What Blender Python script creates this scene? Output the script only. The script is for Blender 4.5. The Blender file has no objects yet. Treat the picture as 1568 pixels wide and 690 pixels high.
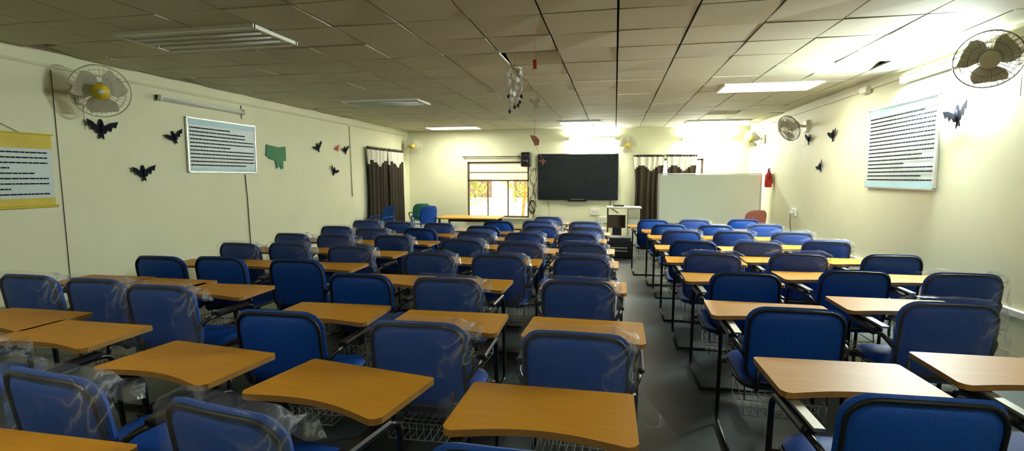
import bpy, bmesh, math, random
from mathutils import Vector, Matrix, noise
# floor-plan survey (metres): chair backs (x,y)
CH=[(-1.85,1.33),(-1.09,1.22),(0.92,1.68),(-3.83,2.69),(-3.26,2.67),(-2.69,2.58),(-1.61,2.19),(-0.87,2.14),(-0.15,2.12),(-2.47,3.62),(-1.68,3.16),(-1.06,3.13),(-0.22,3.21),(-3.67,3.55),(-3.16,3.62),(-1.56,4.16),(-0.95,4.17),(-0.26,4.2),(-3.62,4.42),(-3.14,4.51),(-2.44,4.42),(-2.42,5.35),(-1.56,5.15),(-0.91,4.95),(-0.3,5.03),(-3.65,5.31),(-3.09,5.28),(-2.42,6.17),(-1.62,5.9),(-1.71,6.62),(-1.03,5.89),(-0.41,5.95),
(-3.61,6.22),(-3.02,6.05),(-2.43,6.92),(-0.96,6.80),(-0.36,6.74),(-3.64,7.13),(-3.07,7.0),(-1.68,7.40),(-1.12,7.6),(-0.42,7.54),(-1.06,8.35),
(0.90,2.73),(1.72,3.01),(0.89,3.72),(1.66,3.95),(2.33,3.96),(0.83,4.60),(1.55,4.74),(2.29,4.80),(0.80,5.50),(1.42,5.51),(2.14,5.77),(0.81,6.56),(1.42,6.60),(2.07,6.6),(0.74,7.35),(0.58,8.1),(1.35,7.36),(2.04,7.61),(1.2,8.25),(1.95,8.46)]
TB=[(-3.27,2.23),(-2.69,2.07),(-0.22,1.67),(1.66,2.40),(-1.66,1.02)]

# ---------- materials ----------
def mat(name,col,rough=.6,var=0.0,scale=8,metal=0,bump=0,emit=0,spec=.5):
    m=bpy.data.materials.new(name);m.use_nodes=True
    nt=m.node_tree;b=nt.nodes['Principled BSDF']
    b.inputs['Roughness'].default_value=rough;b.inputs['Metallic'].default_value=metal
    b.inputs['Specular IOR Level'].default_value=spec
    n=nt.nodes.new('ShaderNodeTexNoise');n.inputs['Scale'].default_value=scale;n.inputs['Detail'].default_value=4
    tc=nt.nodes.new('ShaderNodeTexCoord');nt.links.new(tc.outputs['Object'],n.inputs['Vector'])
    r=nt.nodes.new('ShaderNodeValToRGB')
    r.color_ramp.elements[0].position=.3;r.color_ramp.elements[1].position=.7
    r.color_ramp.elements[0].color=tuple(c*(1-var) for c in col)+(1,)
    r.color_ramp.elements[1].color=tuple(min(1,c*(1+var)) for c in col)+(1,)
    nt.links.new(n.outputs['Fac'],r.inputs['Fac']);nt.links.new(r.outputs['Color'],b.inputs['Base Color'])
    if bump:
        bn=nt.nodes.new('ShaderNodeBump');bn.inputs['Strength'].default_value=bump;bn.inputs['Distance'].default_value=.01
        nt.links.new(n.outputs['Fac'],bn.inputs['Height']);nt.links.new(bn.outputs['Normal'],b.inputs['Normal'])
    if emit:
        b.inputs['Emission Color'].default_value=tuple(col)+(1,);b.inputs['Emission Strength'].default_value=emit
    return m
M={}
M['wall']=mat('wall_paint',(.73,.73,.50),.6,.04,1.5,bump=.05)
M['tile']=mat('ceiling_tile',(.54,.53,.38),.8,.07,.9)
M['plenum']=mat('plenum_dark',(.02,.018,.012),.9,.2)
M['blue']=mat('blue_upholstery',(.006,.070,.38),.5,.22,160,bump=.15,spec=.3)
M['black']=mat('black_frame',(.008,.008,.009),.35,.1)
M['rim']=mat('black_rubber',(.006,.006,.008),.5,.1)
M['grey']=mat('grey_metal',(.42,.42,.36),.35,.1,metal=.6)
M['edge']=mat('tablet_edge',(.34,.17,.03),.5,.15)
M['white']=mat('white_plastic',(.75,.75,.66),.4,.03)
M['cream']=mat('cream_trim',(.62,.60,.42),.5,.05)
M['brown']=mat('curtain_brown',(.028,.018,.008),.85,.3,20)
M['pelmet']=mat('curtain_white',(.72,.70,.58),.8,.08,20)
M['led']=mat('led_panel',(1,.98,.84),.5,emit=32)
M['led_fill']=mat('led_panel_fill',(1,.97,.80),.5,emit=20)  # glow for the added out-of-view fill panels
M['tube']=mat('led_tube',(1,1,.88),.5,emit=480)
M['tube_hot']=mat('led_tube_bright',(.88,1,.96),.5,emit=1700)
M['lens_off']=mat('lens_off',(.42,.41,.33),.3,.08)
M['screen']=mat('tv_screen',(.010,.014,.017),.2,.1)
M['wb']=mat('whiteboard',(.86,.92,.76),.12,.02,2)
M['alu']=mat('aluminium',(.6,.6,.56),.3,.05,metal=.8)
M['paper']=mat('poster_paper',(.56,.66,.66),.35,.05,2)
M['paperb']=mat('poster_blue',(.36,.60,.68),.35,.08,2)
M['yellow']=mat('poster_yellow',(.62,.48,.03),.5,.1,4)
M['ink']=mat('ink',(.01,.012,.02),.8,spec=.1)
M['green']=mat('green_paper',(.01,.17,.06),.6,.1)
M['red']=mat('red_gloss',(.6,.03,.02),.35,.1)
M['pink']=mat('pink_paper',(.8,.35,.28),.6,.1)
M['fanw']=mat('fan_cream',(.62,.59,.42),.4,.05)
M['fany']=mat('fan_hub_yellow',(.68,.5,.02),.4,.05)
M['blade']=mat('fan_blade',(.58,.55,.40),.35,.05)
M['wire']=mat('cage_wire',(.52,.50,.38),.3,.05)
M['wired']=mat('cage_wire_chrome',(.25,.25,.22),.25,.05,metal=.7)
M['greenc']=mat('green_chair_plastic',(.03,.16,.10),.4,.1)
M['redc']=mat('red_chair_plastic',(.42,.14,.10),.4,.1)
M['leaf']=mat('foliage',(.34,.46,.05),.6,.5,6)
M['bld']=mat('outside_building',(.85,.80,.6),.8,.12,1)
M['ground']=mat('outside_ground',(.75,.72,.55),.9,.15,2)
M['winfr']=mat('window_frame',(.10,.06,.03),.5,.1)
M['pane_glow']=mat('frosted_pane_glow',(.75,.73,.5),.4,.05,emit=.8)  # daylight through the pane is put in as emission
M['floor']=mat('floor_vinyl',(.048,.060,.060),.42,.25,3,bump=.03)
m=mat('tablet_laminate',(.62,.285,.022),.45,.05,5,spec=.2);M['wood']=m
nt=m.node_tree
n=[x for x in nt.nodes if x.type=='TEX_NOISE'][0]
mp=nt.nodes.new('ShaderNodeMapping');mp.inputs['Scale'].default_value=(1,9,1)
tc=[x for x in nt.nodes if x.type=='TEX_COORD'][0]
nt.links.new(tc.outputs['Object'],mp.inputs['Vector']);nt.links.new(mp.outputs['Vector'],n.inputs['Vector'])
# clear crumpled plastic
m=bpy.data.materials.new('plastic_wrap');m.use_nodes=True;nt=m.node_tree;N_=nt.nodes;LK=nt.links.new
for x in list(N_): N_.remove(x)
out=N_.new('ShaderNodeOutputMaterial');mx=N_.new('ShaderNodeMixShader');tr=N_.new('ShaderNodeBsdfTransparent')
pr=N_.new('ShaderNodeBsdfPrincipled');pr.inputs['Base Color'].default_value=(.55,.60,.66,1);pr.inputs['Roughness'].default_value=.16
pr.inputs['Specular IOR Level'].default_value=.9
tc=N_.new('ShaderNodeTexCoord');nz=N_.new('ShaderNodeTexNoise');nz.inputs['Scale'].default_value=4.0;nz.inputs['Detail'].default_value=4;nz.inputs['Distortion'].default_value=.6
LK(tc.outputs['Object'],nz.inputs['Vector'])
rp=N_.new('ShaderNodeValToRGB');e=rp.color_ramp.elements
e[0].position=.42;e[0].color=(0,0,0,1);e[1].position=.62;e[1].color=(.0,.0,.0,1)
q=rp.color_ramp.elements.new(.50);q.color=(.7,.7,.7,1)
q=rp.color_ramp.elements.new(.482);q.color=(.16,.16,.16,1)
q=rp.color_ramp.elements.new(.522);q.color=(.16,.16,.16,1)
LK(nz.outputs['Fac'],rp.inputs['Fac'])
sx_=N_.new('ShaderNodeSeparateXYZ');LK(tc.outputs['Object'],sx_.inputs[0])
ad=N_.new('ShaderNodeMath');ad.operation='ADD';ad.inputs[1].default_value=.06;LK(sx_.outputs[0],ad.inputs[0])
ab=N_.new('ShaderNodeMath');ab.operation='ABSOLUTE';LK(ad.outputs[0],ab.inputs[0])
mr=N_.new('ShaderNodeMapRange');mr.inputs['From Min'].default_value=.14;mr.inputs['From Max'].default_value=.28;mr.inputs['To Min'].default_value=.08;mr.inputs['To Max'].default_value=.7;LK(ab.outputs[0],mr.inputs['Value'])
mu=N_.new('ShaderNodeMath');mu.operation='MULTIPLY';LK(rp.outputs['Color'],mu.inputs[0]);LK(mr.outputs[0],mu.inputs[1])
a2=N_.new('ShaderNodeMath');a2.operation='ADD';a2.inputs[1].default_value=.06;LK(mu.outputs[0],a2.inputs[0])
LK(a2.outputs[0],mx.inputs[0])
bn=N_.new('ShaderNodeBump');bn.inputs['Strength'].default_value=.6;bn.inputs['Distance'].default_value=.03
LK(nz.outputs['Fac'],bn.inputs['Height']);LK(bn.outputs['Normal'],pr.inputs['Normal'])
LK(tr.outputs[0],mx.inputs[1]);LK(pr.outputs[0],mx.inputs[2]);LK(mx.outputs[0],out.inputs['Surface'])
M['wrap']=m

# ---------- mesh builder ----------
class MB:
    def __init__(s): s.v=[];s.f=[];s.m=[];s.sm=[];s.names=[]
    def mi(s,k):
        if k not in s.names: s.names.append(k)
        return s.names.index(k)
    def add(s,vs,fs,k,smooth=False,T=None):
        b=len(s.v);i=s.mi(k)
        for p in vs:
            p=Vector(p)
            if T: p=T@p
            s.v.append(tuple(p))
        for q in fs: s.f.append([b+j for j in q]);s.m.append(i);s.sm.append(smooth)
    def box(s,c,d,k,T=None):
        x,y,z=c;a,b,e=d[0]/2,d[1]/2,d[2]/2
        vs=[(x+i*a,y+j*b,z+l*e) for i in(-1,1) for j in(-1,1) for l in(-1,1)]
        s.add(vs,[(0,1,3,2),(4,6,7,5),(0,4,5,1),(2,3,7,6),(0,2,6,4),(1,5,7,3)],k,False,T)
    def bbox(s,c,d,k,r=.01,T=None):
        x,y,z=c;a,b,e=d[0]/2,d[1]/2,d[2]/2
        def ring(h,ins):
            A=a-ins;B=b-ins;R=r
            return [(x-A+R,y-B,h),(x+A-R,y-B,h),(x+A,y-B+R,h),(x+A,y+B-R,h),(x+A-R,y+B,h),(x-A+R,y+B,h),(x-A,y+B-R,h),(x-A,y-B+R,h)]
        vs=ring(z-e,r)+ring(z-e+r,0)+ring(z+e-r,0)+ring(z+e,r)
        fs=[tuple(range(7,-1,-1)),tuple(range(24,32))]
        for l in range(3):
            for i in range(8): fs.append((l*8+i,l*8+(i+1)%8,l*8+8+(i+1)%8,l*8+8+i))
        s.add(vs,fs,k,False,T)
    def tube(s,pts,r,k,n=8,closed=False,T=None):
        P=[Vector(p) for p in pts];N=len(P);vs=[];fs=[]
        up=None
        for i in range(N):
            if closed: t=(P[(i+1)%N]-P[i-1])
            else: t=P[min(i+1,N-1)]-P[max(i-1,0)]
            t.normalize()
            if up is None: up=t.orthogonal().normalized()
            up=(up-t*up.dot(t)).normalized();w=t.cross(up)
            for j in range(n):
                q=2*math.pi*j/n;vs.append(P[i]+r*(up*math.cos(q)+w*math.sin(q)))
        for i in range(N if closed else N-1):
            for j in range(n):
                A=i*n;B=((i+1)%N)*n
                fs.append((A+j,A+(j+1)%n,B+(j+1)%n,B+j))
        if not closed: fs+= [tuple(range(n-1,-1,-1)),tuple(range((N-1)*n,N*n))]
        s.add(vs,fs,k,True,T)
    def prism(s,out,z0,z1,k,ks=None,T=None):
        n=len(out);vs=[(x,y,z0) for x,y in out]+[(x,y,z1) for x,y in out]
        s.add(vs,[tuple(range(n-1,-1,-1)),tuple(range(n,2*n))],k,False,T)
        s.add(vs,[(i,(i+1)%n,n+(i+1)%n,n+i) for i in range(n)],ks or k,False,T)
    def pillow(s,out,tf,tb,fn,k,rings=6):
        n=len(out);cxx=sum(q[0] for q in out)/n;czz=sum(q[1] for q in out)/n
        vs=[];fs=[]
        S=[math.sin(math.pi/2*(i+1)/rings) for i in range(rings)]
        for side,th in ((1,tf),(-1,tb)):
            vs.append(fn(cxx,czz,side*th))
            for q in S:
                h=side*th*(max(0,1-q**5))**.5
                for x,z in out: vs.append(fn(cxx+(x-cxx)*q,czz+(z-czz)*q,h))
            b=0 if side==1 else 1+n*rings
            for j in range(n):
                tri=(b,b+1+j,b+1+(j+1)%n);fs.append(tri if side==1 else tri[::-1])
                for i in range(rings-1):
                    A=b+1+i*n;B=A+n;q=(A+j,B+j,B+(j+1)%n,A+(j+1)%n);fs.append(q if side==1 else q[::-1])
        s.add(vs,fs,k,True)
    def obj(s,name,loc=(0,0,0),link=True):
        me=bpy.data.meshes.new(name);me.from_pydata(s.v,[],s.f)
        for k in s.names: me.materials.append(M[k])
        me.polygons.foreach_set('material_index',s.m);me.polygons.foreach_set('use_smooth',s.sm)
        me.update()
        if not link: return me
        o=bpy.data.objects.new(name,me);o.location=loc;bpy.context.collection.objects.link(o);return o
def rrect(w,h,r,cx=0,cy=0,n=5,arch=0):
    o=[]
    for (sx,sy,a0) in((1,-1,-90),(1,1,0),(-1,1,90),(-1,-1,180)):
        for i in range(n+1):
            q=math.radians(a0+90*i/n);o.append((cx+sx*(w/2-r)+r*math.cos(q),cy+sy*(h/2-r)+r*math.sin(q)))
    res=[]
    for i,pt in enumerate(o):
        nx=o[(i+1)%len(o)];d=math.dist(pt,nx);k=max(1,int(d/.08))
        for j in range(k): res.append((pt[0]+(nx[0]-pt[0])*j/k,pt[1]+(nx[1]-pt[1])*j/k))
    if arch: res=[(x,y+(arch*(1-(2*(x-cx)/w)**2) if y>cy else 0)) for x,y in res]
    return res
def fillet(pts,r=.06,n=5):
    P=[Vector(p) for p in pts];o=[P[0]]
    for i in range(1,len(P)-1):
        a=(P[i-1]-P[i]);b=(P[i+1]-P[i]);q=min(r,a.length/2,b.length/2)
        s=P[i]+a.normalized()*q;e=P[i]+b.normalized()*q
        for j in range(n+1):
            t=j/n;o.append(s*(1-t)**2+P[i]*2*t*(1-t)+e*t*t)
    o.append(P[-1]);return o

# ---------- chair ----------
def backmap(x,z,h): return (x,h-.16*(z-.46)+.55*x*x,z)
def chair_mesh(w,bar,D=.15):
    b=MB()
    out=rrect(.47,.42,.085,0,.66,5,.012)
    b.pillow(out,.045,.020,backmap,'blue',6)
    inner=[(x*.90,.66+(z-.66)*.90) for x,z in out]
    b.tube([backmap(x,z,-.016) for x,z in [(x*.93,.66+(z-.66)*.925) for x,z in out]],.0085,'rim',6,True)
    b.pillow(inner,.01,.028,backmap,'blue',5)
    so=rrect(.47,.46,.08,0,.25,4)
    b.pillow(so,.035,.03,lambda x,y,h:(x,y,.445+h-.02*math.cos(y*6)),'blue',5)
    b.tube([(x,y,.438) for x,y in so],.011,'rim',6,True)
    for sx in(-1,1):
        X=.265*sx
        path=fillet([(X,.02,.013),(X,.50,.013),(X,.455,.655),(X,.03,.66),(X*.84,.0,.60)],.07)
        b.tube(path,.0125,'black',8)
        b.bbox((X,.24,.672),(.05,.30,.028),'black',.008)
        b.tube([(X,.42,.42),(X*.7,.40,.425)],.01,'black')
        b.tube(fillet([(.16*sx,.30,.415),(.16*sx,-.02,.415),(.16*sx,-.012,.56)],.05),.011,'black')
    b.tube([(-.265,.02,.013),(.265,.02,.013)],.0115,'black');b.tube([(-.265,.43,.42),(.265,.43,.42)],.0115,'black')
    b.tube([(-.22,.12,.415),(.22,.12,.415)],.01,'black')
    for i in range(12):
        x=-.2+.4*i/11;b.tube([(x,.08,.33),(x,.09,.24),(x,.40,.24),(x,.41,.33)],.0025,'grey',4)
    for y,z in((.09,.24),(.2,.24),(.3,.24),(.40,.24),(.08,.33),(.41,.33)): b.tube([(-.2,y,z),(.2,y,z)],.003,'grey',4)
    for x in(-.2,.2): b.tube([(x,.08,.33),(x,.1,.42)],.004,'black',4);b.tube([(x,.41,.33),(x,.41,.42)],.004,'black',4);b.tube([(x,.08,.33),(x,.41,.33)],.003,'grey',4)
    # writing tablet with concave near edge
    o=[(-w+.012,.80-D),(w-.012,.80-D),(w,.788-D),(w+.004,.44-D),(w-.01,.418-D),(w-.03,.412-D)]
    for i in range(1,12):
        t=i/12;x=(w-.03)*(1-2*t);o.append((x,.412-D+.05*math.sin(math.pi*t)))
    o+=[(-w+.03,.412-D),(-w+.01,.418-D),(-w-.004,.44-D),(-w,.788-D)]
    b.prism(o[::-1],.712,.735,'wood','edge')
    b.box((-.25,.26,.70),(.035,.42,.012),'grey' if bar else 'black')
    b.box((-.14,.47,.70),(.26,.03,.02),'black');b.box((-.25,.50,.70),(.06,.2,.016),'black')
    b.tube(fillet([(-.255,.40,.675),(-.25,.44,.69),(-.2,.47,.70)],.02),.014,'black')
    b.tube([(.255,.44,.655),(.24,.46,.70)],.010,'black')
    return b.obj('chair_body',link=False)
CML=chair_mesh(.30,False,.14);CMR=chair_mesh(.345,True);CMN=chair_mesh(.29,True)
def wrap_mesh(seed,bulge,tail):
    b=MB();nu,nv=26,24;vs=[];fs=[]
    prof=[(-.06,.44),(-.07,.55),(-.08,.66),(-.09,.78),(-.105,.87),(-.09,.896),(-.04,.902),(0,.894),(.03,.86),(.02,.78)]
    for i in range(nu+1):
        s=-1+2*i/nu
        for j in range(nv+1):
            t=j/nv*(len(prof)-1);k=min(int(t),len(prof)-2);fr=t-k
            y=prof[k][0]*(1-fr)+prof[k+1][0]*fr;z=prof[k][1]*(1-fr)+prof[k+1][1]*fr
            hw=.25+bulge*(1-(z-.44)/.5)*.6*(1 if s>0 else .4)
            x=s*hw
            z-= .05*max(0,abs(s)-.7)*4*max(0,(z-.7)/.2)*.7
            y2=y+.5*min(abs(x),.24)**2
            if abs(s)>.93: y2+=.05
            q=noise.noise_vector(Vector((x*6+seed*5,y*6,z*6)));r=noise.noise_vector(Vector((x*18+seed*3,y*16,z*14)))
            am=.014+.03*max(0,s)
            x+=am*q.x+.006*r.x;z+=(am*q.z+.005*r.z)*(.4);y2+=-abs(am*q.y)-.006*abs(r.y)
            if tail and s>.5 and z<.62: x+=(.62-z)*tail*(s-.5)*2
            vs.append((x,y2,z))
    for i in range(nu):
        for j in range(nv):
            A=i*(nv+1)+j;fs.append((A,A+nv+1,A+nv+2,A+1))
    b.add(vs,fs,'wrap',True)
    return b.obj('plastic_wrap',link=False)
WR=[wrap_mesh(1,.03,0),wrap_mesh(2,.09,.25),wrap_mesh(3,.06,.6),wrap_mesh(4,.12,.2),wrap_mesh(5,.05,0)]
random.seed(4)
def chair(x,y,yaw=0,wrap=-1,me=None):
    e=bpy.data.objects.new('tablet_arm_chair',None);e.empty_display_size=.2
    bpy.context.collection.objects.link(e);e.location=(x,y,0);e.rotation_euler=(0,0,yaw)
    o=bpy.data.objects.new('chair_body',me or (CMR if x>.3 else CML));bpy.context.collection.objects.link(o);o.parent=e
    if wrap>=0:
        w=bpy.data.objects.new('plastic_wrap',WR[wrap]);bpy.context.collection.objects.link(w);w.parent=e
    return e
for i,(x,y) in enumerate(CH):
    yaw=math.radians(random.uniform(-2.5,2.5))
    w=random.choice([0,1,2,3,4]) if (random.random()<.8) else -1
    if i in (43,45,46,50): w=-1
    if i==8: w=2
    if i in(7,12): w=1
    if i==44: w=4
    if i==0: yaw=math.radians(-7)
    if i==1: yaw=math.radians(-10)
    if i==2: yaw=math.radians(2)
    if y>7 and random.random()<.5: w=-1
    chair(x,y+.06,yaw,w,CMN if i==2 else None)
for i,(x,y) in enumerate(TB): chair(x,y-.46,0,-1 if i==2 else i%5)

# ---------- room ----------
XL,XR,YB,YF,H=-5.6,3.2,13.6,-2.0,2.76
def wall(name,bx,k='wall'):
    b=MB()
    for c,d in bx: b.box(c,d,k)
    return b.obj(name)
wall('floor',[(((XL+XR)/2,(YB+YF)/2,-.05),(XR-XL+.4,YB-YF+.4,.1))],'floor')
wall('wall_left',[((XL-.1,(YB+YF)/2,1.6),(.2,YB-YF+.4,3.2))])
wall('wall_right',[((XR+.1,(YB+YF)/2,1.6),(.2,YB-YF+.4,3.2))])
wall('wall_front',[(((XL+XR)/2,YF-.1,1.6),(XR-XL,.2,3.2))])
def seg(x0,x1,z0,z1): return (((x0+x1)/2,YB+.1,(z0+z1)/2),(x1-x0,.2,z1-z0))
wall('wall_back',[seg(XL,-3.93,0,3.2),seg(-3.93,-2.24,0,.44),seg(-3.93,-2.24,1.93,3.2),seg(-2.24,.9,0,3.2),seg(.9,2.14,0,.9),seg(.9,2.14,1.98,3.2),seg(2.14,XR,0,3.2)])
b=MB();T=.58;random.seed(7)
gone={(-10,7),(-2,9),(3,18),(4,11),(-10,10),(-10,15)}
b.box(((XL+XR)/2,(YB+YF)/2,3.15),(XR-XL,YB-YF,.05),'plenum')
for i in range(-10,6):
    for j in range(-4,24):
        x0=max(XL+.03,i*T);x1=min(XR,(i+1)*T);y0=max(YF,j*T);y1=min(YB,(j+1)*T)
        if x1-x0<.02 or y1-y0<.02: continue
        g=.0085
        dz=[random.uniform(-.004,.006) for _ in range(4)];oy=0
        if (i,j) in gone: oy=.22;dz=[.05,.05,.0,.0]
        if i==-10 and j%3==0: oy+=.02;dz[0]=.02
        P=[(x0+g,y0+g+oy),(x1-g,y0+g+oy),(x1-g,y1-g),(x0+g,y1-g)]
        vs=[(P[q][0],P[q][1],H+dz[q]) for q in range(4)]+[(P[q][0],P[q][1],H+.018+dz[q]) for q in range(4)]
        b.add(vs,[(3,2,1,0),(4,5,6,7),(0,1,5,4),(1,2,6,5),(2,3,7,6),(3,0,4,7)],'tile')
b.obj('ceiling')
b=MB();b.box((XL+.012,5.8,H-.13),(.024,15,.03),'cream');b.obj('trim_1')
b=MB();b.box((XR-.015,5.8,H-.10),(.03,15,.045),'cream');b.bbox((XR-.04,7.6,H-.12),(.07,.2,.09),'white',.01);b.obj('trim_2')
b=MB();b.box((XR-.02,5.8,.43),(.04,15,.05),'white');b.obj('trim_3')
b=MB();b.box((XL+.008,5.8,.05),(.016,15.5,.1),'cream');b.obj('baseboard_left')
b=MB();b.box((XR-.008,5.8,.05),(.016,15.5,.1),'cream');b.obj('baseboard_right')
b=MB();b.box((-1.2,YB-.008,.05),(8.7,.016,.1),'cream');b.obj('baseboard_back')
def cable(name,pts,r=.007,k='black'):
    b=MB();b.tube(pts,r,k,6);return b.obj(name)
cable('wall_cable',[(XL+.006,4.33,2.60),(XL+.006,4.36,.3)],.0035,'winfr')
cable('wall_cable',[(XL+.008,7.04,2.60),(XL+.008,7.04,2.40)],.006,'winfr')
cable('wall_cable',[(XL+.008,7.06,1.56),(XL+.015,7.08,1.2),(XL+.008,7.12,.3)],.007,'winfr')
cable('wall_cable',[(XL+.01,10.32,2.60),(XL+.01,10.37,1.1)],.012,'cream')

# ---------- lamps ----------
def panel(x,y,on,w=1.2,d=.58,k='led'):
    b=MB();z=H-.012
    b.box((x,y-d/2,z),(w+.03,.03,.03),'white');b.box((x,y+d/2,z),(w+.03,.03,.03),'white')
    b.box((x-w/2,y,z),(.03,d,.03),'white');b.box((x+w/2,y,z),(.03,d,.03),'white')
    b.box((x,y,z+.002),(w-.03,d-.03,.012),k if on else 'lens_off')
    if not on:
        for q in(-.13,0,.13): b.tube([(x-w/2+.05,y+q,z-.01),(x+w/2-.05,y+q,z-.01)],.014,'white',8)
    b.obj('ceiling_light_panel')
panel(2.03,7.8,1);panel(-4.0,12.6,1,1.3);panel(2.2,12.4,1,1.3);panel(-.8,12.0,1,.9);panel(-3.6,4.15,0,1.35);panel(-3.76,8.2,0,1.3)
panel(-2.6,.2,1,1.2,.4,'led_fill');panel(1.6,.2,1,1.2,.4,'led_fill')  # two unseen panels added overhead as fill light for the near chairs
def batten(x,y,z,L,axis,on,nrm,k='tube'):
    b=MB();k=k if on else 'white'
    if axis=='y':
        b.bbox((x+nrm*.03,y,z),(.06,L,.07),'white',.008);b.tube([(x+nrm*.08,y-L/2+.03,z-.01),(x+nrm*.08,y+L/2-.03,z-.01)],.018,k,8)
        for q in(-1,1): b.bbox((x+nrm*.06,y+q*(L/2-.015),z-.005),(.09,.03,.075),'white',.006)
    else:
        b.bbox((x,y+nrm*.03,z),(L,.06,.05),'white',.008);b.tube([(x-L/2+.03,y+nrm*.08,z-.01),(x+L/2-.03,y+nrm*.08,z-.01)],.018,k,8)
        for q in(-1,1): b.bbox((x+q*(L/2-.015),y+nrm*.06,z-.005),(.03,.09,.055),'white',.006)
    b.obj('wall_tube_light')
batten(XR,6.0,2.60,1.3,'y',1,-1,'tube_hot');batten(-.6,YB,2.5,1.2,'x',1,-1);batten(2.2,YB,2.45,1.2,'x',1,-1)
batten(XL,6.27,2.5,1.5,'y',0,1)

# ---------- back wall things ----------
def window(name,x0,x1,z0,z1,zm=None):
    b=MB();y=YB+.06;t=.045
    for c,d in((((x0+x1)/2,y,z0+t/2),(x1-x0,.06,t)),(((x0+x1)/2,y,z1-t/2),(x1-x0,.06,t)),((x0+t/2,y,(z0+z1)/2),(t,.06,z1-z0)),((x1-t/2,y,(z0+z1)/2),(t,.06,z1-z0))): b.box(c,d,'winfr')
    if zm:
        b.box(((x0+x1)/2,y,zm),(x1-x0,.06,.04),'winfr');b.box(((x0+x1)/2,y+.01,(zm+z1)/2),(x1-x0-.05,.01,z1-zm-.05),'pane_glow')
        b.box(((x0+x1)/2,y-.01,zm+.22),(x1-x0-.08,.02,.02),'winfr')
        for q in(.33,.66): b.box((x0+(x1-x0)*q,y,(z0+zm)/2),(.03,.04,zm-z0),'winfr')
        for q in range(1,9): b.tube([(x0+(x1-x0)*q/9,y+.05,z0),(x0+(x1-x0)*q/9,y+.05,zm)],.004,'winfr',6)
        b.box(((x0+x1)/2,YB-.03,z0-.02),(x1-x0+.1,.1,.03),'cream')
    else: b.box(((x0+x1)/2,y,(z0+z1)/2),(.04,.05,z1-z0),'winfr')
    b.obj(name)
window('window_1',-3.93,-2.24,.44,1.93,1.43);window('window_2',.9,2.14,.9,1.98)
b=MB();b.tube([(-4.05,YB-.06,2.06),(-2.46,YB-.06,2.06)],.012,'black');[b.box((x,YB-.03,2.06),(.02,.06,.03),'black') for x in(-4,-2.5)];b.obj('curtain_rod')
b=MB();x0,x1,z0,z1=-1.99,.08,.93,2.12;yy=YB-.12;xc=(x0+x1)/2;zc=(z0+z1)/2
b.bbox((xc,yy+.03,zc),(x1-x0,.07,z1-z0),'black',.012);b.box((xc,yy-.008,zc+.012),(x1-x0-.05,.006,z1-z0-.075),'screen')
b.box((xc,yy+.085,zc),(.7,.06,.5),'black');b.box((xc,yy-.01,z0+.018),(.35,.01,.012),'grey');b.bbox((xc,yy+.02,z0-.02),(.5,.04,.03),'black',.006)
b.obj('wall_mounted_tv')
b=MB();b.bbox((-2.3,YB-.09,1.98),(.26,.18,.38),'black',.02);b.box((-2.3,YB-.185,1.98),(.2,.01,.3),'rim');b.tube([(-2.3,YB-.185,1.93),(-2.3,YB-.2,1.93)],.07,'black',16);b.tube([(-2.3,YB-.185,2.07),(-2.3,YB-.2,2.07)],.03,'black',12);b.obj('wall_speaker')
random.seed(3)
b=MB()
for q in range(5):
    pts=[];x=-2.2+.05*q
    for t in range(16): z=1.76-(1.2+.1*q)*t/15;pts.append((min(x+.06*math.sin(t*.9+q*2),-2.03),YB-.02-.01*q,z))
    b.tube(pts,.009,'black' if q%2 else 'fanw',6)
for q in range(3): b.tube([(-2.14+.09*math.cos(t/12*6.28),YB-.03-.015*q,.72+.16*math.sin(t/12*6.28)+.02*q) for t in range(12)],.008,'black',6,True)
b.obj('cable_bundle')
cable('tv_cable',[(-.1,YB-.02,.91),(-.12,YB-.02,.75),(.1,YB-.02,.6)],.01)
cable('tv_cable',[(-1.7,YB-.02,.91),(-1.68,YB-.02,.6),(-1.72,YB-.02,.3)],.01,'fanw')
for x,z in((-.5,.62),(-.3,.42)):
    b=MB();b.bbox((x,YB-.02,z),(.24,.04,.16),'white',.008)
    for q in(-.06,0,.06): b.box((x+q,YB-.042,z),(.03,.008,.05),'cream')
    b.obj('switch_board')
def curtain(name,P0,P1,z0,z1,nw,n2,pinch=.12):
    P0=Vector(P0);P1=Vector(P1);d=P1-P0;nn=Vector((-d.y,d.x,0)).normalized()*n2
    b=MB();nu=90;nv=40;vs=[]
    for i in range(nu+1):
        s=i/nu
        for j in range(nv+1):
            t=j/nv;z=z0+(z1-z0)*t
            w=1-pinch*math.sin(math.pi*min(1,t*1.05))
            q=P0+d*(.5+(s-.5)*w)
            amp=.03+.015*(1-t)
            q=q+nn*(.085+amp*math.sin(s*nw*2*math.pi+.5*math.sin(t*4)+math.sin(s*9)))
            vs.append((q.x,q.y,z))
    for i in range(nu):
        for j in range(nv):
            A=i*(nv+1)+j;s=(i+.5)/nu;t=(j+.5)/nv
            lim=.76+.09*abs(math.sin(s*math.pi*1.5+.4))
            k='pelmet' if lim<t<.965 else 'brown'
            b.add([vs[A],vs[A+nv+1],vs[A+nv+2],vs[A+1]],[(0,1,2,3)],k,True)
    e=d.normalized()*.02
    a0=P0-e+nn*.085;a1=P1+e+nn*.085
    b.tube([(a0.x,a0.y,z1),(a1.x,a1.y,z1)],.014,'black')
    for i in range(9):
        q=P0+d*(i+.5)/9+nn*.085
        b.tube([(q+nn*.03*math.cos(w)+Vector((0,0,z1+.03*math.sin(w)))) for w in [k*.785 for k in range(8)]],.005,'grey',5,True)
    o=b.obj(name)
    bm=bmesh.new();bm.from_mesh(o.data);bmesh.ops.remove_doubles(bm,verts=bm.verts,dist=1e-5);bm.to_mesh(o.data);bm.free()
    return o
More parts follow.
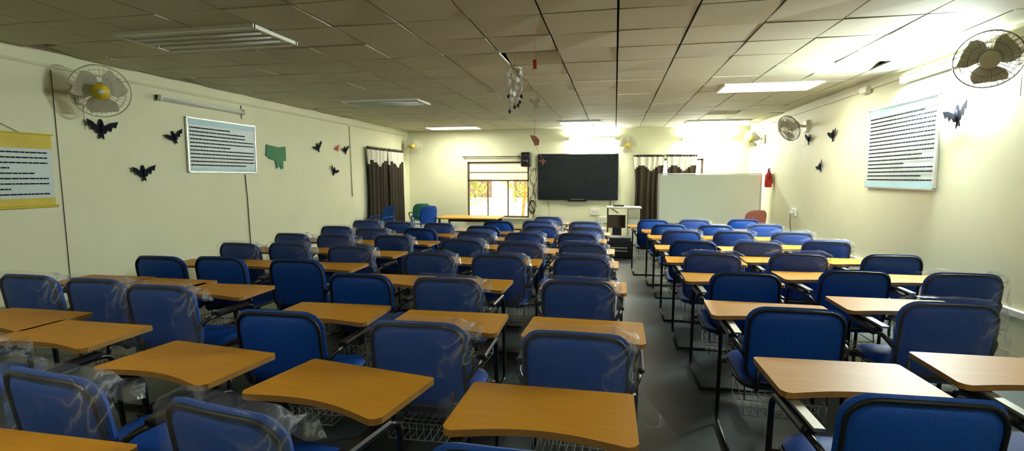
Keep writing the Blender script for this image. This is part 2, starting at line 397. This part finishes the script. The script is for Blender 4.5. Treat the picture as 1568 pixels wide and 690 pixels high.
curtain('window_curtain',(.46,YB,0),(1.2,YB,0),.35,2.07,5,-1)
curtain('window_curtain',(1.25,YB,0),(1.98,YB,0),.35,2.07,5,-1)
curtain('window_curtain',(XL,10.95,0),(XL,12.0,0),.3,2.2,5,-1)
curtain('window_curtain',(XL,12.05,0),(XL,13.0,0),.3,2.2,5,-1)
b=MB();x0,x1,z0,z1,yy=.94,3.03,.5,1.59,11.8;xc=(x0+x1)/2;zc=(z0+z1)/2
b.box((xc,yy,zc),(x1-x0-.04,.02,z1-z0-.04),'wb')
for c,d in(((xc,yy,z0),(x1-x0,.03,.03)),((xc,yy,z1),(x1-x0,.03,.03)),((x0,yy,zc),(.03,.03,z1-z0)),((x1,yy,zc),(.03,.03,z1-z0))): b.bbox(c,d,'alu',.005)
for x in(x0+.15,x1-.15):
    b.tube([(x,yy+.03,0.02),(x,yy+.03,z1-.1)],.016,'alu');b.tube([(x,yy-.3,.017),(x,yy+.35,.017)],.016,'alu')
b.box((xc,yy-.04,z0+.01),(.6,.06,.012),'alu');b.obj('whiteboard_on_stand')
b=MB();xc=.21
b.bbox((xc,12.0,.84),(.76,.5,.035),'white',.008);b.bbox((.42,12.0,.41),(.26,.46,.82),'cream',.01);b.box((.42,11.765,.62),(.2,.008,.02),'grey');b.box((.42,11.765,.4),(.2,.006,.36),'white')
b.box((-.15,12.0,.41),(.03,.46,.82),'winfr');b.box((.05,12.2,.5),(.4,.02,.3),'winfr')
b.bbox((.1,12.02,.875),(.22,.2,.035),'black',.008);b.tube([(-.02,11.95,.86),(-.02,11.95,.96),(.05,11.95,.97)],.008,'black')
b.bbox((.06,11.95,.2),(.2,.4,.4),'black',.01)
b.obj('computer_desk')
b=MB();b.bbox((.1,10.1,.17),(.5,.5,.34),'black',.02);b.bbox((.1,10.1,.36),(.42,.42,.05),'rim',.01);b.box((.1,9.845,.2),(.3,.01,.02),'grey');b.box((.1,9.845,.14),(.3,.01,.02),'grey');b.obj('black_equipment_box')
b=MB();b.bbox((-3.45,12.2,.54),(1.5,.9,.035),'wood',.008)
for x in(-4.12,-2.78):
    for y in(11.82,12.58): b.bbox((x,y,.26),(.05,.05,.52),'black',.006)
b.box((-3.45,12.58,.45),(1.3,.02,.1),'black');b.obj('wooden_table')
def plastic_chair(x,y,yaw,k,name):
    b=MB()
    out=rrect(.46,.40,.12,0,.65,5,.02);b.pillow(out,.012,.012,lambda X,Z,h:(X,h-.2*(Z-.46)+1.0*X*X,Z),k,5)
    b.pillow(rrect(.46,.44,.1,0,.24,4),.014,.014,lambda X,Y,h:(X,Y,.43+h+.2*X*X),k,4)
    for sx in(-1,1):
        b.tube(fillet([(.2*sx,.42,.0),(.19*sx,.38,.43)],.05),.016,k);b.tube(fillet([(.22*sx,-.06,.0),(.19*sx,.03,.43),(.2*sx,-.02,.6)],.08),.016,k)
        b.tube(fillet([(.21*sx,.36,.43),(.26*sx,.34,.62),(.26*sx,.06,.64),(.2*sx,.06,.64)],.05),.014,k)
    o=b.obj(name,(x,y,0));o.rotation_euler=(0,0,yaw)
plastic_chair(-4.75,12.3,.6,'greenc','plastic_armchair')
plastic_chair(-5.05,11.0,2.6,'blue','office_armchair');plastic_chair(-4.2,11.3,.9,'blue','office_armchair')
plastic_chair(2.78,11.1,.3,'redc','plastic_armchair')

# ---------- wall decorations ----------
def wallT(side,y,z,off=.0,rot=0,tilt=0):
    if side=='L': m=Matrix(((0,0,1,XL+off),(1,0,0,y),(0,1,0,z),(0,0,0,1)))
    else: m=Matrix(((0,0,-1,XR-off),(-1,0,0,y),(0,1,0,z),(0,0,0,1)))
    return m@Matrix.Rotation(rot,4,'Z')@Matrix.Rotation(tilt,4,'X')
def words(b,x0,x1,y0,y1,n,T,z,seed,h=.4,k='ink'):
    random.seed(seed);dy=(y1-y0)/n
    for i in range(n):
        y=y1-dy*(i+.5);x=x0;xe=x1-random.choice([0,0,0,.15,.4])*(x1-x0)
        while x<xe:
            w=random.uniform(.02,.06);w=min(w,xe-x)
            b.box((x+w/2,y,z),(w,dy*h,.001),k,T);x+=w+.006
def board(name,side,y,z,w,h,k,n,seed,frame='alu',tilt=0,kb='paperb'):
    b=MB();T=wallT(side,y,z,.012,0,tilt)
    b.box((0,0,.008),(w,h,.016),k,T)
    b.box((0,h*.5-h*.05-.01,.0175),(w-.03,h*.10,.002),kb,T);b.box((0,-h*.5+h*.03+.01,.0175),(w-.03,h*.06,.002),kb,T)
    t=.018
    for c,d in(((0,h/2,.012),(w+t,t,.026)),((0,-h/2,.012),(w+t,t,.026)),((-w/2,0,.012),(t,h,.026)),((w/2,0,.012),(t,h,.026))): b.box(c,d,frame,T)
    words(b,-w/2+.04,w/2-.04,-h/2+.07,h/2-.1,n,T,.018,seed,.34)
    b.obj(name)
board('notice_board','L',6.63,1.95,1.32,.72,'paper',11,5)
board('notice_board','R',6.73,1.875,1.46,.96,'paper',17,9)
y1=4.27;zt,zb=1.94,1.23;hh=zt-zb;w=.95;T_=wallT('L',y1-w/2,(zt+zb)/2,.01)
b=MB();b.box((0,0,0),(w,hh,.006),'paper',T_);b.box((0,hh*.40,.004),(w,hh*.2,.003),'yellow',T_);b.box((0,-hh*.44,.004),(w,hh*.12,.003),'yellow',T_)
b.tube([(-w/2-.02,hh/2,.005),(w/2+.02,hh/2,.005)],.008,'yellow',8,False,T_);b.tube([(-w/2-.02,-hh/2,.005),(w/2+.02,-hh/2,.005)],.014,'yellow',8,False,T_)
b.tube([(-.2,hh/2,.005),(0,hh/2+.1,.0),(.2,hh/2,.005)],.003,'black',4,False,T_)
words(b,-w/2+.05,w/2-.05,-hh*.36,hh*.28,9,T_,.006,2,.26);b.obj('wall_scroll_poster')
T_=wallT('L',7.82,1.855,.01);w=.26;h=.195
b=MB();b.prism([(-w,h*.1),(-w*.9,h),(w*.2,h*.85),(w,h*.95),(w,-h*.3),(w*.7,-h*.3),(w*.7,-h),(w*.45,-h),(w*.4,-h*.7),(0,-h),(-.1*w,-h*.3),(-w*.6,-h*.2)][::-1],0,.008,'green',None,T_);b.obj('green_paper_cutout')
BIRD=[(-1,.42),(-.62,.34),(-.3,.16),(-.16,.2),(-.12,.42),(-.04,.52),(.06,.5),(.12,.38),(.16,.2),(.3,.2),(.6,.38),(1,.5),(.86,.12),(.68,.16),(.57,-.12),(.4,-.02),(.26,-.25),(.14,-.24),(.18,-.55),(.0,-.42),(-.18,-.57),(-.12,-.26),(-.3,-.25),(-.42,-.02),(-.6,-.14),(-.70,.12),(-.87,.05)]
def bird(side,y,z,s,rot,k='ink'):
    b=MB();T=wallT(side,y,z,.02,rot)
    vs=[(x*s,yy*s*1.15,abs(x)*s*.15) for x,yy in BIRD];n=len(vs)
    vs2=vs+[(x,y_,z_-.006) for x,y_,z_ in vs]
    b.add(vs2,[tuple(range(n)),tuple(range(2*n-1,n-1,-1))]+[(i,n+i,n+(i+1)%n,(i+1)%n) for i in range(n)],k,False,T)
    b.tube([(0,-.25*s,.01),(0,.3*s,.015)],.09*s,k,8,False,T)
    b.obj('paper_bird')
for y,z,s,r in((4.80,2.05,.18,-.05),(5.77,2.03,.14,.3),(5.29,1.57,.16,.05),(9.07,2.08,.15,.4),(10.1,2.08,.14,.2),(9.63,1.64,.15,-.4)): bird('L',y,z,s,r)
bird('L',9.78,2.1,.10,.4,'red')
for y,z,s,r in((9.59,2.15,.15,-.2),(8.61,2.14,.15,.1),(9.04,1.68,.13,.4),(5.72,2.10,.18,.15)): bird('R',y,z,s,r)
y,zt,zb=11.58,1.67,1.31
b=MB();X=XR-.09
prof=[(0,zb),(.06,zb),(.07,zb+.02),(.07,zt-.12),(.055,zt-.07),(.025,zt-.05),(.025,zt-.02)]
n=16;vs=[(X+r*math.cos(6.283*j/n),y+r*math.sin(6.283*j/n),z) for r,z in prof for j in range(n)]
b.add(vs,[(i*n+j,i*n+(j+1)%n,(i+1)*n+(j+1)%n,(i+1)*n+j) for i in range(len(prof)-1) for j in range(n)],'red',True)
b.tube([(X,y,zt-.03),(X,y,zt+.02)],.02,'black');b.box((X,y-.03,zt+.02),(.02,.12,.02),'black');b.tube(fillet([(X,y,zt),(X,y-.1,zt-.02),(X-.01,y-.1,zb+.15)],.04),.01,'black');b.box((XR-.01,y,(zt+zb)/2),(.02,.06,.2),'grey');b.box((X-.071,y,(zt+zb)/2),(.004,.06,.12),'white')
b.obj('fire_extinguisher')
y,z=10.14,.89;b=MB();b.bbox((XR-.02,y,z),(.04,.16,.14),'white',.008);b.bbox((XR-.07,y,z),(.06,.05,.05),'white',.008);b.tube(fillet([(XR-.08,y,z-.02),(XR-.08,y,z-.2),(XR-.05,y,.47)],.05),.006,'black');b.obj('wall_socket')

# ---------- fans ----------
def fan(loc,wallpt,look,R=.235,wk='wire',a00=.4):
    b=MB();L_=Vector(loc);zax=(Vector(look)-L_).normalized();xax=Vector((0,0,1)).cross(zax).normalized();yax=zax.cross(xax)
    Tm=Matrix((( xax.x,yax.x,zax.x,L_.x),(xax.y,yax.y,zax.y,L_.y),(xax.z,yax.z,zax.z,L_.z),(0,0,0,1)))
    def ring(r,z,t=.003,k=wk): b.tube([(r*math.cos(6.283*i/40),r*math.sin(6.283*i/40),z) for i in range(40)],t,k,5,True,Tm)
    ring(R,0,.006,'fanw' if wk=='wire' else wk);ring(R,.02,.004)
    for q in(.35,.6,.82): ring(R*q,.085*(1-q*q)+.015,.0022);ring(R*q,-.07*(1-q*q),.0022)
    for i in range(36):
        c,s=math.cos(6.283*i/36),math.sin(6.283*i/36)
        b.tube([(R*q*c,R*q*s,.085*(1-q*q)+.015) for q in(.22,.5,.8,1)],.0018,wk,4,False,Tm)
        b.tube([(R*q*c,R*q*s,-.07*(1-q*q)) for q in(.25,.6,1)],.0018,wk,4,False,Tm)
    def disc(r,z,t,k): b.tube([(0,0,z-t/2),(0,0,z+t/2)],r,k,20,False,Tm)
    disc(R*.3,.10,.012,'fany' if wk=='wire' else 'fanw');disc(R*.12,.108,.01,'fanw');disc(R*.3,-.1,.13,'fanw');disc(.03,.03,.1,'fanw')
    for bl in range(3):
        a0=bl*2.094+a00;N=8;vs=[]
        for i in range(N+1):
            t=i/N;r=R*(.12+.8*t);wd=.86*math.sin(math.pi*(.15+.75*t))**.45
            for sg in(-1,1): q=a0+sg*wd+.25*t;vs.append((r*math.cos(q),r*math.sin(q),.035+sg*.022))
        b.add(vs,[(2*i,2*i+1,2*i+3,2*i+2) for i in range(N)],'blade',True,Tm)
    w=Vector(wallpt);m0=Tm@Vector((0,0,-.12))
    b.tube(fillet([tuple(m0),(m0.x,m0.y,w.z+.02),tuple(w)],.06),.022,'fanw',10)
    ax=(.04,.14,.2) if abs(w.x-XL)<.1 or abs(w.x-XR)<.1 else (.14,.04,.2)
    b.bbox(tuple(w),ax,'fanw',.012)
    b.tube([tuple(w-Vector((0,0,.08))),tuple(w-Vector((0,0,.35)))],.002,'black',4)
    b.obj('wall_fan')
fan((-5.22,4.51,2.4),(XL+.02,4.62,2.38),(-.5,0.5,1.3),.26)
fan((2.86,4.82,2.44),(XR-.02,4.95,2.52),(1.2,1.2,1.6),.215,'wired')
fan((-5.3,13.15,2.34),(XL+.02,13.2,2.3),(-3.5,5,1.5),.24)
fan((.29,13.28,2.31),(.29,YB-.02,2.3),(.2,5,1.7),.23)
fan((2.9,9.7,2.35),(XR-.02,9.75,2.38),(.5,8.5,1.2),.22,'wired')
fan((2.95,12.3,2.35),(XR-.02,12.3,2.35),(.0,9,1.4),.2)

# ---------- hanging ornaments ----------
def flat(b,c,pts,s,k,rz=0):
    T=Matrix.Translation(c)@Matrix.Rotation(rz,4,'Z')@Matrix.Rotation(math.pi/2,4,'X')
    b.prism([(x*s,y*s) for x,y in pts],-.002,.002,k,None,T)
b=MB();x,y=-.57,3.7
b.tube([(x,y,H),(x,y,1.74)],.0018,'pink',4)
flat(b,(x,y,2.31),[(-.3,-1),(.4,-.8),(.3,1),(-.4,.9)],.035,'red')
flat(b,(x,y,2.05),[(-.8,.9),(-.1,.2),(.7,.7),(1,.2),(.4,-.2),(.9,-.8),(.1,-1.2),(-.3,-.3),(-.9,.1)],.045,'white',.2)
flat(b,(x,y,1.78),[(-.9,1),(.2,.8),(.9,.1),(.8,-.8),(.1,-.9),(-.4,0)],.04,'pink',.1)
flat(b,(x+.06,y,1.63),[(-1,.4),(-.2,.3),(0,.8),(.4,.2),(1,.3),(.3,-.2),(0,-.9),(-.3,-.1)],.032,'pink',.1)
b.tube([(x,y,1.76),(x+.06,y,1.64)],.0015,'pink',4)
b.obj('hanging_paper_string')
b=MB();x,y=-1.06,5.5
b.tube([(x,y,H),(x,y,2.66)],.0018,'black',4);b.tube([(x+.07*math.cos(i*.52),y+.07*math.sin(i*.52),2.66) for i in range(12)],.005,'pelmet',5,True)
b.tube([(x-.07,y,2.66),(x,y,2.70),(x+.07,y,2.66)],.002,'black',4)
random.seed(8)
LF=[(0,1),(.5,.3),(.5,-.3),(0,-1),(-.5,-.3),(-.5,.3)]
for q in range(7):
    a_=q*.9;xx=x+.07*math.cos(a_);yy=y+.07*math.sin(a_);dl=.22+.05*(q%4)
    b.tube([(xx,yy,2.66),(xx,yy,2.66-dl-.05)],.0015,'black',4)
    for e in range(3+(q%2)):
        flat(b,(xx+random.uniform(-.01,.01),yy,2.62-.085*e-.02*(q%3)),LF,.034,'white' if (e+q)%3 else 'pelmet',random.uniform(-.6,.6))
    flat(b,(xx,yy,2.66-dl-.07),LF,.028,'black',.3)
b.obj('hanging_leaf_mobile')

# ---------- outside ----------
b=MB();b.box((-1,40,-.4),(80,52,.1),'ground');b.obj('outside_ground')
b=MB();b.box((-10,30,3.1),(14,1,6.9),'bld')
for i in range(5):
    for j in range(3): b.box((-15.5+i*2.6,29.45,.9+j*1.9),(1.3,.1,1.1),'winfr');b.box((-15.5+i*2.6,29.4,.3+j*1.9),(1.6,.3,.08),'pelmet')
b.obj('outside_building')
random.seed(11)
b=MB()
for c in((-5.6,19,0),(-3.9,22,0),(-7.5,22,0)):
    b.tube([(c[0],c[1],-.35),(c[0]+.1,c[1],.8),(c[0]-.05,c[1],1.7)],.07,'edge',8)
    for i in range(420):
        th=random.uniform(0,6.28);ph=random.uniform(-1,1);r=random.uniform(.5,1.0)
        q=Vector((c[0]+r*math.cos(th)*math.sqrt(1-ph*ph),c[1]+r*math.sin(th)*math.sqrt(1-ph*ph),1.3+r*ph))
        R_=Matrix.Rotation(random.uniform(0,6),4,'Z')@Matrix.Rotation(random.uniform(-1,1),4,'X')
        b.add([q+R_@Vector(v) for v in((-.05,0,0),(0,-.12,0),(.05,0,0),(0,.12,0))],[(0,1,2,3)],'leaf')
b.obj('outside_shrubs')
w=bpy.data.worlds.new('world');bpy.context.scene.world=w;w.use_nodes=True
bg=w.node_tree.nodes['Background'];sk=w.node_tree.nodes.new('ShaderNodeTexSky');sk.sky_type='HOSEK_WILKIE';sk.sun_direction=(.3,-.5,.8);sk.turbidity=4
mixn=w.node_tree.nodes.new('ShaderNodeMixRGB');mixn.inputs[0].default_value=.6;mixn.inputs[2].default_value=(1,.97,.86,1)
w.node_tree.links.new(sk.outputs[0],mixn.inputs[1]);w.node_tree.links.new(mixn.outputs[0],bg.inputs['Color']);bg.inputs['Strength'].default_value=6
sd=bpy.data.lights.new('sun','SUN');sd.energy=10;sd.angle=.01;sd.color=(1,.95,.82);so=bpy.data.objects.new('sun',sd);bpy.context.collection.objects.link(so);so.location=(0,20,12);so.rotation_euler=(math.radians(48),0,math.radians(-25))

# ---------- camera ----------
cd=bpy.data.cameras.new('camera');cd.sensor_width=36;cd.lens=18.2;cd.clip_start=.05;cd.clip_end=300
cam=bpy.data.objects.new('camera',cd);bpy.context.collection.objects.link(cam);cam.location=(0,0,1.52)
cam.rotation_euler=(math.radians(90-5.33),0,math.radians(11.22));bpy.context.scene.camera=cam
vs=bpy.context.scene.view_settings;vs.view_transform='Standard';vs.look='None';vs.exposure=-.1;vs.gamma=1
